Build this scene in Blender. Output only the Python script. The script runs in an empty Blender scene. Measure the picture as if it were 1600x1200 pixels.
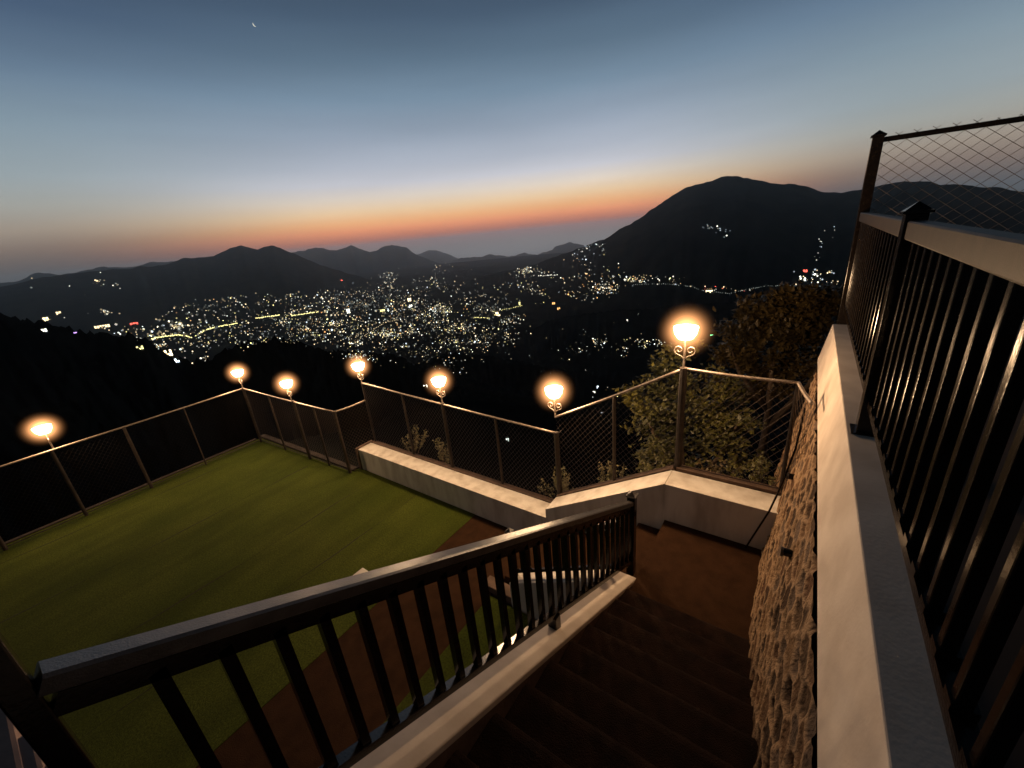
import bpy, math, random
import numpy as np
from mathutils import Vector, Matrix

# ------------------------------------------------------------------ camera
sc = bpy.context.scene
F = 632.0
def _n(v): return v / np.linalg.norm(v)
_cv = lambda px, py: np.array([px - 800.0, -(py - 600.0), -F])
_up = -_n(_cv(963, 2305))
_vy = _cv(1277, 323); _vy = _n(_vy - _up * (_vy @ _up))
_vx = np.cross(_vy, _up)
RM = np.array([_vx, _vy, _up])
cam_d = bpy.data.cameras.new("camera"); cam = bpy.data.objects.new("camera", cam_d)
sc.collection.objects.link(cam)
cam.matrix_world = Matrix(RM.tolist()).to_4x4()
cam_d.sensor_width = 36.0; cam_d.lens = F / 1600 * 36
cam_d.clip_start = 0.02; cam_d.clip_end = 60000
sc.camera = cam

# ------------------------------------------------------------------ world: dusk sky after sunset
SUNSET_AZ = -39.0
def s2l(h):
    h = h.lstrip('#'); o = []
    for i in (0, 2, 4):
        c = int(h[i:i+2], 16) / 255
        o.append(c / 12.92 if c < .04045 else ((c + .055) / 1.055) ** 2.4)
    return o
w = bpy.data.worlds.new("World"); sc.world = w; w.use_nodes = True
nt = w.node_tree; N = nt.nodes; Lk = nt.links; N.clear()
def wm(op, a, b=None, c=None, clamp=False):
    n = N.new('ShaderNodeMath'); n.operation = op; n.use_clamp = clamp
    for i, v in enumerate((a, b, c)):
        if v is None: continue
        if isinstance(v, (int, float)): n.inputs[i].default_value = v
        else: Lk.new(v, n.inputs[i])
    return n.outputs[0]
tc = N.new('ShaderNodeTexCoord'); sx = N.new('ShaderNodeSeparateXYZ'); Lk.new(tc.outputs['Generated'], sx.inputs[0])
X, Y, Z = sx.outputs
el = wm('MULTIPLY', wm('ARCSINE', Z), 57.29578)
el01 = wm('DIVIDE', wm('ADD', el, 10), 100, clamp=True)
sa, ca = math.sin(math.radians(SUNSET_AZ)), math.cos(math.radians(SUNSET_AZ))
hl = wm('MAXIMUM', wm('SQRT', wm('ADD', wm('MULTIPLY', X, X), wm('MULTIPLY', Y, Y))), 1e-4)
dt = wm('DIVIDE', wm('ADD', wm('MULTIPLY', X, sa), wm('MULTIPLY', Y, ca)), hl)
ang = wm('MULTIPLY', wm('ARCCOSINE', wm('MINIMUM', wm('MAXIMUM', dt, -1.0), 1.0)), 57.29578)
def ramp(stops):
    r = N.new('ShaderNodeValToRGB'); e = r.color_ramp.elements
    r.color_ramp.interpolation = 'EASE' if False else 'LINEAR'
    while len(e) > 1: e.remove(e[-1])
    for i, (p, h) in enumerate(stops):
        x = e[0] if i == 0 else e.new((p + 10) / 100)
        x.position = (p + 10) / 100; x.color = (*s2l(h), 1)
    Lk.new(el01, r.inputs[0]); return r.outputs[0]
near = ramp([(-4, '8a8c90'), (-1.6, '9c9894'), (-.6, '9c8c86'), (.2, 'b0827a'), (1.0, 'cc7c64'), (2.0, 'f49c70'), (3.0, 'f8b880'), (4.2, 'f2d0a6'), (5.6, 'e6d8c8'),
             (7.2, 'cccdd5'), (9, 'b3bac7'), (12, '96a3b4'), (15.5, '788ea2'), (19, '5e7488'), (22.5, '485b70'), (30, '2c3a4a'), (50, '18202a'), (90, '080c12')])
side = ramp([(-4, '50524f'), (-.5, '5a5856'), (1.2, '6c6360'), (2.6, '86766c'), (4.2, 'a29587'), (6.2, 'a3a49e'), (8.5, '98a4a9'), (12.5, '8295a2'),
             (16.5, '667c92'), (20.5, '485c76'), (30, '26343f'), (50, '141c24'), (90, '080c12')])
mr = N.new('ShaderNodeMapRange'); mr.interpolation_type = 'SMOOTHSTEP'
mr.inputs['From Min'].default_value = 14; mr.inputs['From Max'].default_value = 46
mr.inputs['To Min'].default_value = 1; mr.inputs['To Max'].default_value = 0; Lk.new(ang, mr.inputs['Value'])
mx = N.new('ShaderNodeMix'); mx.data_type = 'RGBA'; Lk.new(mr.outputs[0], mx.inputs['Factor'])
Lk.new(side, mx.inputs[6]); Lk.new(near, mx.inputs[7])
# thin streaks of high cloud
mp = N.new('ShaderNodeMapping'); mp.inputs['Scale'].default_value = (1.2, 1.2, 9); mp.inputs['Rotation'].default_value = (.25, .1, 0)
Lk.new(tc.outputs['Generated'], mp.inputs[0])
nz = N.new('ShaderNodeTexNoise'); nz.inputs['Scale'].default_value = 1.7; nz.inputs['Detail'].default_value = 5; Lk.new(mp.outputs[0], nz.inputs[0])
cl = wm('MULTIPLY_ADD', nz.outputs[0], .26, .87)
back = N.new('ShaderNodeMapRange'); back.interpolation_type = 'SMOOTHSTEP'
back.inputs['From Min'].default_value = 55; back.inputs['From Max'].default_value = 130
back.inputs['To Min'].default_value = 1; back.inputs['To Max'].default_value = .12; Lk.new(ang, back.inputs['Value'])
bg = N.new('ShaderNodeBackground'); Lk.new(mx.outputs[2], bg.inputs[0])
Lk.new(wm('MULTIPLY', cl, back.outputs[0]), bg.inputs[1])
wo = N.new('ShaderNodeOutputWorld'); Lk.new(bg.outputs[0], wo.inputs[0])
w.cycles.sampling_method = 'MANUAL'; w.cycles.sample_map_resolution = 512

sc.view_settings.view_transform = 'Standard'; sc.view_settings.look = 'None'
sc.view_settings.exposure = 0; sc.view_settings.gamma = 1
sc.render.engine = 'CYCLES'
sc.cycles.max_bounces = 5; sc.cycles.volume_bounces = 1; sc.cycles.transparent_max_bounces = 12
sc.cycles.sample_clamp_indirect = 2; sc.cycles.volume_step_rate = 1; sc.cycles.volume_max_steps = 64
LAMP_W = 95.0
LAMP_COL = (1.0, .66, .39)

# ------------------------------------------------------------------ helpers
def ray(px, py): return RM @ _cv(px, py)
def azel(px, py):
    r = ray(px, py); return math.degrees(math.atan2(r[0], r[1])), math.degrees(math.atan2(r[2], math.hypot(r[0], r[1])))

class MB:
    def __init__(s): s.v = []; s.f = []; s.col = None
    def add(s, vs, fs):
        o = len(s.v); s.v += [tuple(map(float, p)) for p in vs]; s.f += [tuple(i + o for i in f) for f in fs]
    def box(s, a, b):
        x0, y0, z0 = a; x1, y1, z1 = b
        s.hexa([(x0,y0,z0),(x1,y0,z0),(x1,y1,z0),(x0,y1,z0),(x0,y0,z1),(x1,y0,z1),(x1,y1,z1),(x0,y1,z1)])
    def hexa(s, p):
        s.add(p, [(0,3,2,1),(4,5,6,7),(0,1,5,4),(1,2,6,5),(2,3,7,6),(3,0,4,7)])
    def beam(s, p, q, wd, ht, up=(0,0,1), chamfer=0.0):
        p = Vector(p); q = Vector(q); d = (q - p).normalized(); u = Vector(up)
        sd = d.cross(u).normalized(); u2 = u if abs(d.dot(u)) < .05 else (sd.cross(d)).normalized()
        sv = sd * wd / 2; uv = u2 * ht / 2
        if chamfer:
            c = chamfer; o = []
            for e in (p, q):
                for (a, b) in ((-1+c,-1),(1-c,-1),(1,-1+c),(1,1-c),(1-c,1),(-1+c,1),(-1,1-c),(-1,-1+c)):
                    o.append(e + sv * a + uv * b)
            s.add(o, [tuple(range(7,-1,-1)), tuple(range(8,16))] + [(i,(i+1)%8,(i+1)%8+8,i+8) for i in range(8)])
        else:
            s.hexa([p-sv-uv, p+sv-uv, q+sv-uv, q-sv-uv, p-sv+uv, p+sv+uv, q+sv+uv, q-sv+uv])
    def tube(s, pts, r, n=6, caps=True):
        pts = [Vector(p) for p in pts]; m = len(pts); rs = r if isinstance(r, (list, tuple)) else [r] * m
        d0 = (pts[1] - pts[0]).normalized(); ref = Vector((0,0,1)) if abs(d0.z) < .9 else Vector((1,0,0))
        a = d0.cross(ref).normalized(); vs = []
        for i, p in enumerate(pts):
            d = (pts[min(i+1, m-1)] - pts[max(i-1, 0)]).normalized()
            a = (a - d * a.dot(d)).normalized(); b = d.cross(a)
            for k in range(n):
                t = 2 * math.pi * k / n; vs.append(p + (a * math.cos(t) + b * math.sin(t)) * rs[i])
        fs = [(i*n+k, i*n+(k+1)%n, (i+1)*n+(k+1)%n, (i+1)*n+k) for i in range(m-1) for k in range(n)]
        if caps: fs += [tuple(range(n-1,-1,-1)), tuple(range((m-1)*n, m*n))]
        s.add(vs, fs)
    def lathe(s, c, prof, n=16):
        c = Vector(c); vs = []
        for r, z in prof:
            for k in range(n):
                t = 2*math.pi*k/n; vs.append(c + Vector((r*math.cos(t), r*math.sin(t), z)))
        m = len(prof)
        s.add(vs, [(i*n+k, i*n+(k+1)%n, (i+1)*n+(k+1)%n, (i+1)*n+k) for i in range(m-1) for k in range(n)] + [tuple(range(n-1,-1,-1)), tuple(range((m-1)*n, m*n))])
    def prism(s, poly, a, b, axis):
        # poly: list of 2-D points in the two other axes; extruded from a to b along axis
        def P(u, v, t):
            return {'x': (t, u, v), 'y': (u, t, v), 'z': (u, v, t)}[axis]
        n = len(poly); s.add([P(u, v, a) for u, v in poly] + [P(u, v, b) for u, v in poly],
            [tuple(range(n)), tuple(range(2*n-1, n-1, -1))] + [(i+n, (i+1) % n + n, (i+1) % n, i) for i in range(n)])
    def build(s, name, mat, parent=None, smooth=False, bevel=0, off=None):
        me = bpy.data.meshes.new(name); vs = s.v
        loc = None
        if parent is not None:
            o = parent_world(parent); vs = [(x-o[0], y-o[1], z-o[2]) for x, y, z in vs]
        me.from_pydata(vs, [], s.f); me.update()
        import bmesh
        if len(s.f) < 60000:
            bm = bmesh.new(); bm.from_mesh(me); bmesh.ops.recalc_face_normals(bm, faces=bm.faces); bm.to_mesh(me); bm.free()
        if smooth: me.polygons.foreach_set('use_smooth', [True] * len(me.polygons))
        ob = bpy.data.objects.new(name, me); sc.collection.objects.link(ob)
        if mat: me.materials.append(mat)
        if parent is not None: ob.parent = parent
        if bevel:
            m = ob.modifiers.new('bevel', 'BEVEL'); m.width = bevel; m.segments = 2; m.limit_method = 'ANGLE'
        return ob
def parent_world(o):
    v = Vector((0,0,0))
    while o is not None: v += o.location; o = o.parent
    return v
def tag(o, label=None, cat=None, group=None, kind=None):
    if label: o['label'] = label
    if cat: o['category'] = cat
    if group: o['group'] = group
    if kind: o['kind'] = kind
    return o
def thing(name, loc, label, cat, group=None):
    o = bpy.data.objects.new(name, None); sc.collection.objects.link(o); o.location = loc; o.empty_display_size = .1
    return tag(o, label, cat, group)
def part_label(o, l): o['label'] = l; return o

def mat(name, col, rough=.6, metal=0, col2=None, nscale=6, detail=4, bump=0, bscale=40, spec=.5, coord='Object', stretch=None, fac=(.35,.65)):
    m = bpy.data.materials.new(name); m.use_nodes = True; t = m.node_tree; b = t.nodes['Principled BSDF']
    b.inputs['Base Color'].default_value = (*col, 1); b.inputs['Roughness'].default_value = rough
    b.inputs['Metallic'].default_value = metal; b.inputs['Specular IOR Level'].default_value = spec
    c = t.nodes.new('ShaderNodeTexCoord'); src = c.outputs[coord]
    if stretch:
        mp = t.nodes.new('ShaderNodeMapping'); mp.inputs['Scale'].default_value = stretch; t.links.new(src, mp.inputs[0]); src = mp.outputs[0]
    if col2:
        n = t.nodes.new('ShaderNodeTexNoise'); n.inputs['Scale'].default_value = nscale; n.inputs['Detail'].default_value = detail; t.links.new(src, n.inputs[0])
        r = t.nodes.new('ShaderNodeValToRGB'); r.color_ramp.elements[0].position = fac[0]; r.color_ramp.elements[1].position = fac[1]
        r.color_ramp.elements[0].color = (*col, 1); r.color_ramp.elements[1].color = (*col2, 1)
        t.links.new(n.outputs[0], r.inputs[0]); t.links.new(r.outputs[0], b.inputs['Base Color'])
    if bump:
        n = t.nodes.new('ShaderNodeTexNoise'); n.inputs['Scale'].default_value = bscale; n.inputs['Detail'].default_value = 6; t.links.new(src, n.inputs[0])
        u = t.nodes.new('ShaderNodeBump'); u.inputs['Strength'].default_value = bump; u.inputs['Distance'].default_value = .02
        t.links.new(n.outputs[0], u.inputs['Height']); t.links.new(u.outputs[0], b.inputs['Normal'])
    return m
def emit(name, col, st, sample=True):
    m = bpy.data.materials.new(name); m.use_nodes = True; t = m.node_tree; b = t.nodes['Principled BSDF']
    b.inputs['Base Color'].default_value = (.02,.02,.02,1)
    b.inputs['Emission Color'].default_value = (*col, 1); b.inputs['Emission Strength'].default_value = st
    if not sample: m.cycles.emission_sampling = 'NONE'
    return m

M_plaster = mat('cream_plaster', (.54,.46,.39), .75, col2=(.68,.60,.52), nscale=4, bump=.05, bscale=60)
M_whitewall = mat('white_plaster', (.50,.45,.39), .8, col2=(.74,.70,.64), nscale=2.2, stretch=(3,3,.8), fac=(.25,.6), bump=.06, bscale=50)
M_black = mat('black_painted_steel', (.007,.005,.004), .17, col2=(.014,.010,.008), nscale=30, bump=.03, bscale=90, spec=.36)
M_blacktop = mat('worn_painted_steel', (.03,.026,.024), .30, col2=(.07,.06,.055), nscale=14, bump=.12, bscale=220, spec=.8)
M_rail2 = mat('brown_black_painted_rail', (.016,.012,.010), .55, col2=(.028,.020,.016), nscale=12, bump=.08, bscale=200, spec=.25)
M_galv = mat('galvanised_steel', (.33,.28,.24), .5, metal=.55, col2=(.22,.18,.15), nscale=25)
M_post = mat('rusty_fence_steel', (.048,.034,.026), .6, metal=.2, col2=(.025,.018,.014), nscale=18, bump=.2, bscale=90)
M_wire = mat('chain_link_wire', (.09,.065,.05), .5, metal=.4)
M_wiredark = mat('dim_chain_link_wire', (.022,.016,.012), .8)  # darker copy for the left run, its dim light put into the colour
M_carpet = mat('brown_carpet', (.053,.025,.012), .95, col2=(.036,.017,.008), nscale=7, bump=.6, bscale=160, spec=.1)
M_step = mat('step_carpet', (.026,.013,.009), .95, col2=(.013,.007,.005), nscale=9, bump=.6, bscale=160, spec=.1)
M_kerb = mat('dark_kerb_concrete', (.045,.032,.024), .9, col2=(.025,.018,.014), nscale=8, bump=.3, bscale=40)
M_concrete = mat('brown_concrete', (.16,.10,.07), .85, col2=(.10,.065,.045), nscale=8, bump=.3, bscale=40)
M_tile = mat('dark_terrace_tile', (.06,.032,.020), .85, col2=(.04,.022,.014), nscale=3)
M_leafA = mat('leaf_olive', (.090,.082,.016), .5, col2=(.034,.036,.010), fac=(.42,.60), nscale=1.3)
M_leafB = mat('leaf_brown_green', (.105,.072,.022), .5, col2=(.040,.030,.012), nscale=1.1)
M_leafC = mat('shrub_leaf', (.085,.080,.026), .6, col2=(.11,.085,.04), nscale=3)
M_bark = mat('bark', (.09,.06,.04), .9, col2=(.05,.035,.025), nscale=12, bump=.5, bscale=30)
M_earth = mat('dry_earth', (.030,.018,.011), .95, col2=(.012,.008,.005), nscale=10, bump=.6, bscale=25)
# turf with pile, mottling and seams running across
def turf_mat():
    m = mat('artificial_turf', (.045,.060,.010), .9, bump=.9, bscale=190, spec=.12)
    t = m.node_tree; b = t.nodes['Principled BSDF']; c = t.nodes.new('ShaderNodeTexCoord')
    def noise(s, d, st=None):
        n = t.nodes.new('ShaderNodeTexNoise'); n.inputs['Scale'].default_value = s; n.inputs['Detail'].default_value = d
        src = c.outputs['Object']
        if st: mp = t.nodes.new('ShaderNodeMapping'); mp.inputs['Scale'].default_value = st; t.links.new(src, mp.inputs[0]); src = mp.outputs[0]
        t.links.new(src, n.inputs[0]); return n.outputs[0]
    def ramp(x, a, b2, ca, cb):
        r = t.nodes.new('ShaderNodeValToRGB'); r.color_ramp.elements[0].position = a; r.color_ramp.elements[1].position = b2
        r.color_ramp.elements[0].color = ca; r.color_ramp.elements[1].color = cb; t.links.new(x, r.inputs[0]); return r.outputs[0]
    def mul(a, b2):
        x = t.nodes.new('ShaderNodeMix'); x.data_type = 'RGBA'; x.blend_type = 'MULTIPLY'; x.inputs[0].default_value = 1
        t.links.new(a, x.inputs[6]); t.links.new(b2, x.inputs[7]); return x.outputs[2]
    base = ramp(noise(.8, 4), .35, .7, (.064,.090,.010,1), (.096,.122,.017,1))
    streak = ramp(noise(1.3, 6, (2.4, .45, 1)), .36, .56, (.80,.80,.77,1), (1,1,1,1))
    grain = ramp(noise(55, 3), .3, .7, (.55,.55,.5,1), (1.25,1.25,1.2,1))
    t.links.new(mul(mul(base, streak), grain), b.inputs['Base Color'])
    return m
M_turf = turf_mat()
M_seam = mat('turf_seam', (.022,.024,.006), .95)

# ------------------------------------------------------------------ terrain
def prof(pts, D):
    a = [azel(*p) for p in pts]
    az = np.array([q[0] for q in a]); h = np.array([D * math.tan(math.radians(q[1])) for q in a])
    o = np.argsort(az); return az[o], h[o], D
R_far = prof([(640,425),(690,416),(705,406),(722,401),(745,402),(765,397),(785,399),(805,400),(818,394),(840,398),(858,392),(872,384),(888,380),(905,380),(918,386),(950,392),(1000,400)], 17500)
R_far2 = prof([(600,405),(640,400),(655,394),(672,391),(690,393),(705,398),(722,404),(760,408),(900,408)], 24000)
R_2 = prof([(440,396),(465,392),(500,387),(515,389),(528,390),(548,384),(565,388),(576,392),(586,391),(600,384),(612,382),(636,387),(650,396),(668,404),(690,413),(720,426),(760,445)], 13500)
R_1 = prof([(-400,470),(-150,462),(0,446),(20,442),(60,432),(90,426),(150,421),(200,418),(240,413),(262,410),(285,402),(305,399),(330,398),(350,391),(366,384),(378,381),(390,385),(402,389),(412,384),(425,382),(435,385),(450,392),(470,400),(500,412),(540,424),(590,438),(650,455)], 6400)
R_1b = prof([(-300,452),(-50,441),(0,440),(30,437),(60,426),(90,430),(140,419),(160,417),(200,419),(230,412),(270,408),(330,410)], 12000)
R_5 = prof([(640,462),(680,452),(720,440),(760,428),(800,421),(840,411),(870,400),(895,391),(920,380),(940,372),(1000,372),(1100,380)], 4600)
R_6 = prof([(900,410),(925,392),(945,372),(965,358),(985,348),(1010,331),(1035,312),(1055,301),(1070,292),(1085,287),(1110,282),(1128,275),(1155,273),(1175,278),(1200,281),(1230,285),(1250,286),(1270,290),(1290,298),(1320,296),(1350,291),(1400,281),(1440,279),(1500,285),(1560,289),(1600,297),(1680,300),(1800,330),(2100,360)], 3300)
R_near = prof([(-500,470),(-200,478),(0,488),(60,505),(130,520),(200,524),(240,534),(265,556),(300,566),(330,560),(360,545),(395,532),(430,528),(462,534),(500,548),(560,552),(620,556),(660,580),(720,600),(800,640),(900,660)], 420)
R_n2 = prof([(560,590),(640,575),(700,552),(760,556),(820,570),(900,590)], 800)
R_mid = prof([(820,520),(860,500),(920,488),(980,484),(1050,478),(1100,474),(1160,470),(1230,470),(1300,475),(1500,470),(1700,470)], 1700)
rng = np.random.RandomState(4)
_gn = rng.rand(256, 256)
def vnoise(x, y):
    xi = np.floor(x).astype(int); yi = np.floor(y).astype(int); fx = x - xi; fy = y - yi
    fx = fx*fx*(3-2*fx); fy = fy*fy*(3-2*fy)
    g = lambda a, b: _gn[a % 256, b % 256]
    return (g(xi,yi)*(1-fx)+g(xi+1,yi)*fx)*(1-fy) + (g(xi,yi+1)*(1-fx)+g(xi+1,yi+1)*fx)*fy
def fbm(x, y, o=5):
    s = 0; a = .5
    for k in range(o): s = s + a*(vnoise(x*2**k+17*k, y*2**k+31*k)-.5); a *= .52
    return s
def height(x, y):
    r = np.hypot(x, y); az = np.degrees(np.arctan2(x, y))
    d = np.maximum(0, np.maximum(np.maximum(-11.1 - x, y - 4.5), np.maximum(x - 9, -y - 6)))
    slope = np.where(y > 4.5, .62, .55)
    base = -5.0 - slope*np.minimum(d, 40) - .48*np.maximum(0, d-40)
    floor = -440 - .014*np.maximum(0, r-2500) - .050*np.maximum(0, r-11000) + 60*fbm(x/900, y/900) + 30*fbm(x/260+5, y/260)
    h = np.maximum(base + np.minimum(r/60, 1)*8*fbm(x/30, y/30), floor)
    for (pa, ph, D), sl, amp, sb in ((R_far2,.05,30,.1),(R_far,.07,60,.1),(R_2,.20,90,.2),(R_1,.26,90,.3),(R_1b,.2,60,.2),(R_5,.16,80,.2),(R_6,.42,110,.3),(R_near,.30,10,.3),(R_n2,.25,14,.3),(R_mid,.28,50,.3)):
        zr = np.interp(az, pa, ph, left=-3000, right=-3000)
        dr = r - D
        wob = 1 + .35*fbm(az/3.0+D, r/ (D*.15))
        front = np.abs(np.minimum(dr, 0)); bk = np.maximum(dr, 0)
        hh = zr - sl*wob*front*np.where(front < D*.04, .6+.4*front/(D*.04), 1) - sb*bk + amp*fbm(x/(D*.07), y/(D*.07), 6)*np.minimum(1, .06+(front+bk)/(D*.08))
        hh = hh + (.0085 if D > 10000 else .0055)*D*fbm(az*1.1, np.zeros_like(az)+D, 6)*(1 if D > 2000 else .6)
        h = np.maximum(h, np.where(zr > -2500, hh, -3000))
    h = np.where(d <= 0, -5.0, h)
    return h
def build_terrain():
    na, nr = 620, 350
    az = np.radians(np.linspace(-118, 62, na)); rr = np.concatenate([np.linspace(0, 20, 24), 20*np.exp(np.linspace(0, math.log(26500/20), nr-23))[1:]])
    nr = len(rr)
    A, Rr = np.meshgrid(az, rr, indexing='ij'); x = Rr*np.sin(A); y = Rr*np.cos(A)
    z = height(x, y)
    # tree-top roughness on the nearer slopes
    z = z + np.where((Rr > 60) & (Rr < 2500), 1, 0)*(rng.rand(*z.shape)-.5)*np.clip(Rr*.017, .6, 9)
    v = np.stack([x, y, z], -1).reshape(-1, 3)
    i = np.arange(na-1)[:, None]; j = np.arange(nr-1)[None, :]
    a = (i*nr+j).ravel(); f = np.stack([a, a+1, a+nr+1, a+nr], -1)
    me = bpy.data.meshes.new('hills'); me.vertices.add(len(v)); me.vertices.foreach_set('co', v.ravel())
    me.loops.add(f.size); me.loops.foreach_set('vertex_index', f.ravel()); me.polygons.add(len(f))
    me.polygons.foreach_set('loop_start', np.arange(0, f.size, 4)); me.update(); me.validate()
    me.polygons.foreach_set('use_smooth', [True]*len(f))
    ob = bpy.data.objects.new('hills', me); sc.collection.objects.link(ob)
    me.materials.append(mat('wooded_hillside', (.006,.008,.009), 1, col2=(.020,.020,.018), nscale=.009, detail=8, spec=0))
    tag(ob, kind='structure')
    return ob
build_terrain()

# ------------------------------------------------------------------ city lights, standing on the terrain
def hits(pp, rmin=20):
    d = np.array([ray(px, py) for px, py in pp]); d = d/np.linalg.norm(d[:, :2], axis=1)[:, None]
    t = np.exp(np.linspace(math.log(rmin), math.log(22000), 130)); n = len(d)
    X_ = d[:, 0:1]*t; Y_ = d[:, 1:2]*t; below = d[:, 2:3]*t < height(X_, Y_)
    k = np.argmax(below, 1); ok = below.any(1); lo = t[np.maximum(k-1, 0)].copy(); hi_ = t[k].copy()
    for _ in range(9):
        mid = np.sqrt(lo*hi_); b_ = d[:, 2]*mid < height(d[:, 0]*mid, d[:, 1]*mid); hi_ = np.where(b_, mid, hi_); lo = np.where(b_, lo, mid)
    P = d*hi_[:, None]
    return [P[i] if ok[i] else None for i in range(n)]
def hit(px, py): return hits([(px, py)])[0]
def inpoly(px, py, poly):
    c = False; j = len(poly)-1
    for i in range(len(poly)):
        xi, yi = poly[i]; xj, yj = poly[j]
        if (yi > py) != (yj > py) and px < (xj-xi)*(py-yi)/(yj-yi)+xi: c = not c
        j = i
    return c
random.seed(11)
COLS = {'warm': (1,.78,.44), 'white': (1,.98,.80), 'cool': (.75,.9,1), 'yellow': (1,.9,.35), 'orange': (1,.5,.16), 'red': (1,.12,.08), 'green': (.3,1,.4), 'violet': (.6,.35,1), 'dim': (.8,.9,.8)}
EM = {}
def em(c, s):
    if (c, s) not in EM: EM[(c, s)] = emit('light_%s_%s' % (c, str(s).replace('.', '_')), COLS[c], s, False)
    return EM[(c, s)]
def lamp_shape(mb, p, s, h=1.0):
    x, y, z = p; z += s*.5
    mb.add([(x-s/2,y,z),(x,y-s/2,z),(x+s/2,y,z),(x,y+s/2,z),(x,y,z+s*h/2),(x,y,z-s*h/2)],
           [(0,1,4),(1,2,4),(2,3,4),(3,0,4),(1,0,5),(2,1,5),(3,2,5),(0,3,5)])
stuff = {}
def sprinkle(poly, n, mix, smin=.9, smax=1.8, dim=1.0, clump=.6, sts=(.3, .6, .7, 1.2, 2.6)):
    xs = [p[0] for p in poly]; ys = [p[1] for p in poly]; cen = []; tries = 0; pp = []
    while len(pp) < n and tries < n*30:
        tries += 1
        if cen and random.random() < clump:
            c = random.choice(cen); px = random.gauss(c[0], 8); py = random.gauss(c[1], 3.4)
        else: px = random.uniform(min(xs), max(xs)); py = random.uniform(min(ys), max(ys))
        if not inpoly(px, py, poly): continue
        if random.random() < .3: cen.append((px, py))
        pp.append((px, py))
    for p in hits(pp):
        if p is None or np.hypot(p[0], p[1]) < 250: continue
        r = np.linalg.norm(p); s = r/F*random.uniform(smin, smax)*random.choice((.75, 1, 1, 1.5))
        c = random.choice(mix); st = round(random.choice(sts)*dim, 2)
        stuff.setdefault((c, st), MB()); lamp_shape(stuff[(c, st)], p, s)
W = ['warm']*9+['white']*6+['cool']*2+['yellow']*3+['dim']*3+['orange']
core = [(200,522),(240,500),(285,475),(360,463),(430,462),(520,450),(560,440),(640,450),(690,446),(760,455),(800,470),(790,495),(815,515),(800,535),(740,560),(700,572),(640,560),(560,548),(500,552),(440,533),(380,548),(330,545),(260,535)]
sprinkle(core, 1250, W, .9, 1.55, clump=.4)
sprinkle(core, 700, ['dim','warm','dim'], 1.2, 2.6, 1, .5, (.06,.12,.2))  # faint blobs that glow in place of lit streets and walls
sprinkle([(215,522),(290,468),(480,452),(640,428),(760,442),(840,418),(900,400),(1010,430),(1000,452),(850,482),(830,560),(640,582),(450,545)], 800, W, .8, 1.5, 1, .45, (.3,.6,1.2,2.2))
sprinkle([(800,520),(1010,470),(1010,560),(850,580)], 35, ['dim','warm'], .8, 1.3, 1, .3)
sprinkle([(440,470),(560,455),(700,480),(790,520),(740,555),(560,545),(450,525)], 800, W, .8, 2.0, 1.2, clump=.5)
sprinkle([(560,440),(600,425),(660,405),(690,410),(740,420),(700,450),(620,460)], 110, ['dim','white','warm'], .8, 1.4, .6)
sprinkle([(690,448),(760,430),(860,410),(905,395),(940,395),(1000,430),(940,470),(840,470),(760,470)], 230, W, .8, 1.6, .9)
sprinkle([(870,440),(900,420),(940,425),(990,432),(980,455),(930,475),(880,465)], 150, W+['orange']*2, .9, 1.8, 1.1)
sprinkle([(890,405),(905,385),(945,380),(950,395),(915,412)], 45, ['dim','cool','white'], .8, 1.4, .7)
sprinkle([(960,436),(1000,430),(1070,432),(1075,446),(1000,445)], 90, W, .9, 1.8)
sprinkle([(1075,448),(1110,455),(1180,456),(1185,450),(1140,448)], 30, ['warm','orange','red','white'], .8, 1.5)
sprinkle([(1240,425),(1310,420),(1310,448),(1240,452)], 55, ['white','cool','warm','warm'], .9, 1.8, 1.3)
sprinkle([(850,545),(900,530),(1000,528),(1060,535),(1010,545),(900,552)], 130, W, .8, 1.7)
sprinkle([(640,560),(700,570),(760,575),(740,590),(680,582)], 30, W, .8, 1.5)
sprinkle([(800,540),(1000,560),(960,640),(860,600)], 16, ['white','yellow','dim'], .8, 1.5)
sprinkle([(150,510),(240,500),(330,510),(330,560),(250,548),(170,520)], 170, W, 1, 2)
sprinkle([(0,440),(80,425),(260,415),(260,470),(120,500),(60,500)], 22, ['warm','dim','white'], .8, 1.4, .8)
sprinkle([(130,486),(200,484),(200,492),(130,494)], 14, ['warm','white'], .9, 1.7)
sprinkle([(250,545),(330,555),(400,545),(390,552),(300,570)], 16, ['warm','white'], .9, 1.8)
sprinkle([(1095,355),(1120,345),(1150,365),(1135,372),(1100,365)], 22, ['white','cool'], .9, 1.5, 1)
sprinkle([(1270,395),(1285,360),(1310,350),(1300,385),(1275,410)], 14, ['white','cool'], .9, 1.4, 1)
sprinkle([(1130,480),(1300,450),(1300,480),(1150,500)], 14, ['white','dim'], .8, 1.4, .8)
# one object for the whole sea of lights: join the colours as material slots
me_v, me_f, me_m, mats = [], [], [], []
for i, (k, mb) in enumerate(stuff.items()):
    o = len(me_v); me_v += mb.v; me_f += [tuple(a+o for a in f) for f in mb.f]; me_m += [i]*len(mb.f); mats.append(em(*k))
me = bpy.data.meshes.new('city_lights'); me.from_pydata(me_v, [], me_f); [me.materials.append(m) for m in mats]
me.polygons.foreach_set('material_index', me_m); me.update()
ob = bpy.data.objects.new('city_lights', me); sc.collection.objects.link(ob)
tag(ob, 'thousands of tiny street and window lights and faint lit-wall blobs covering the valley floor', 'city lights', kind='stuff')

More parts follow.
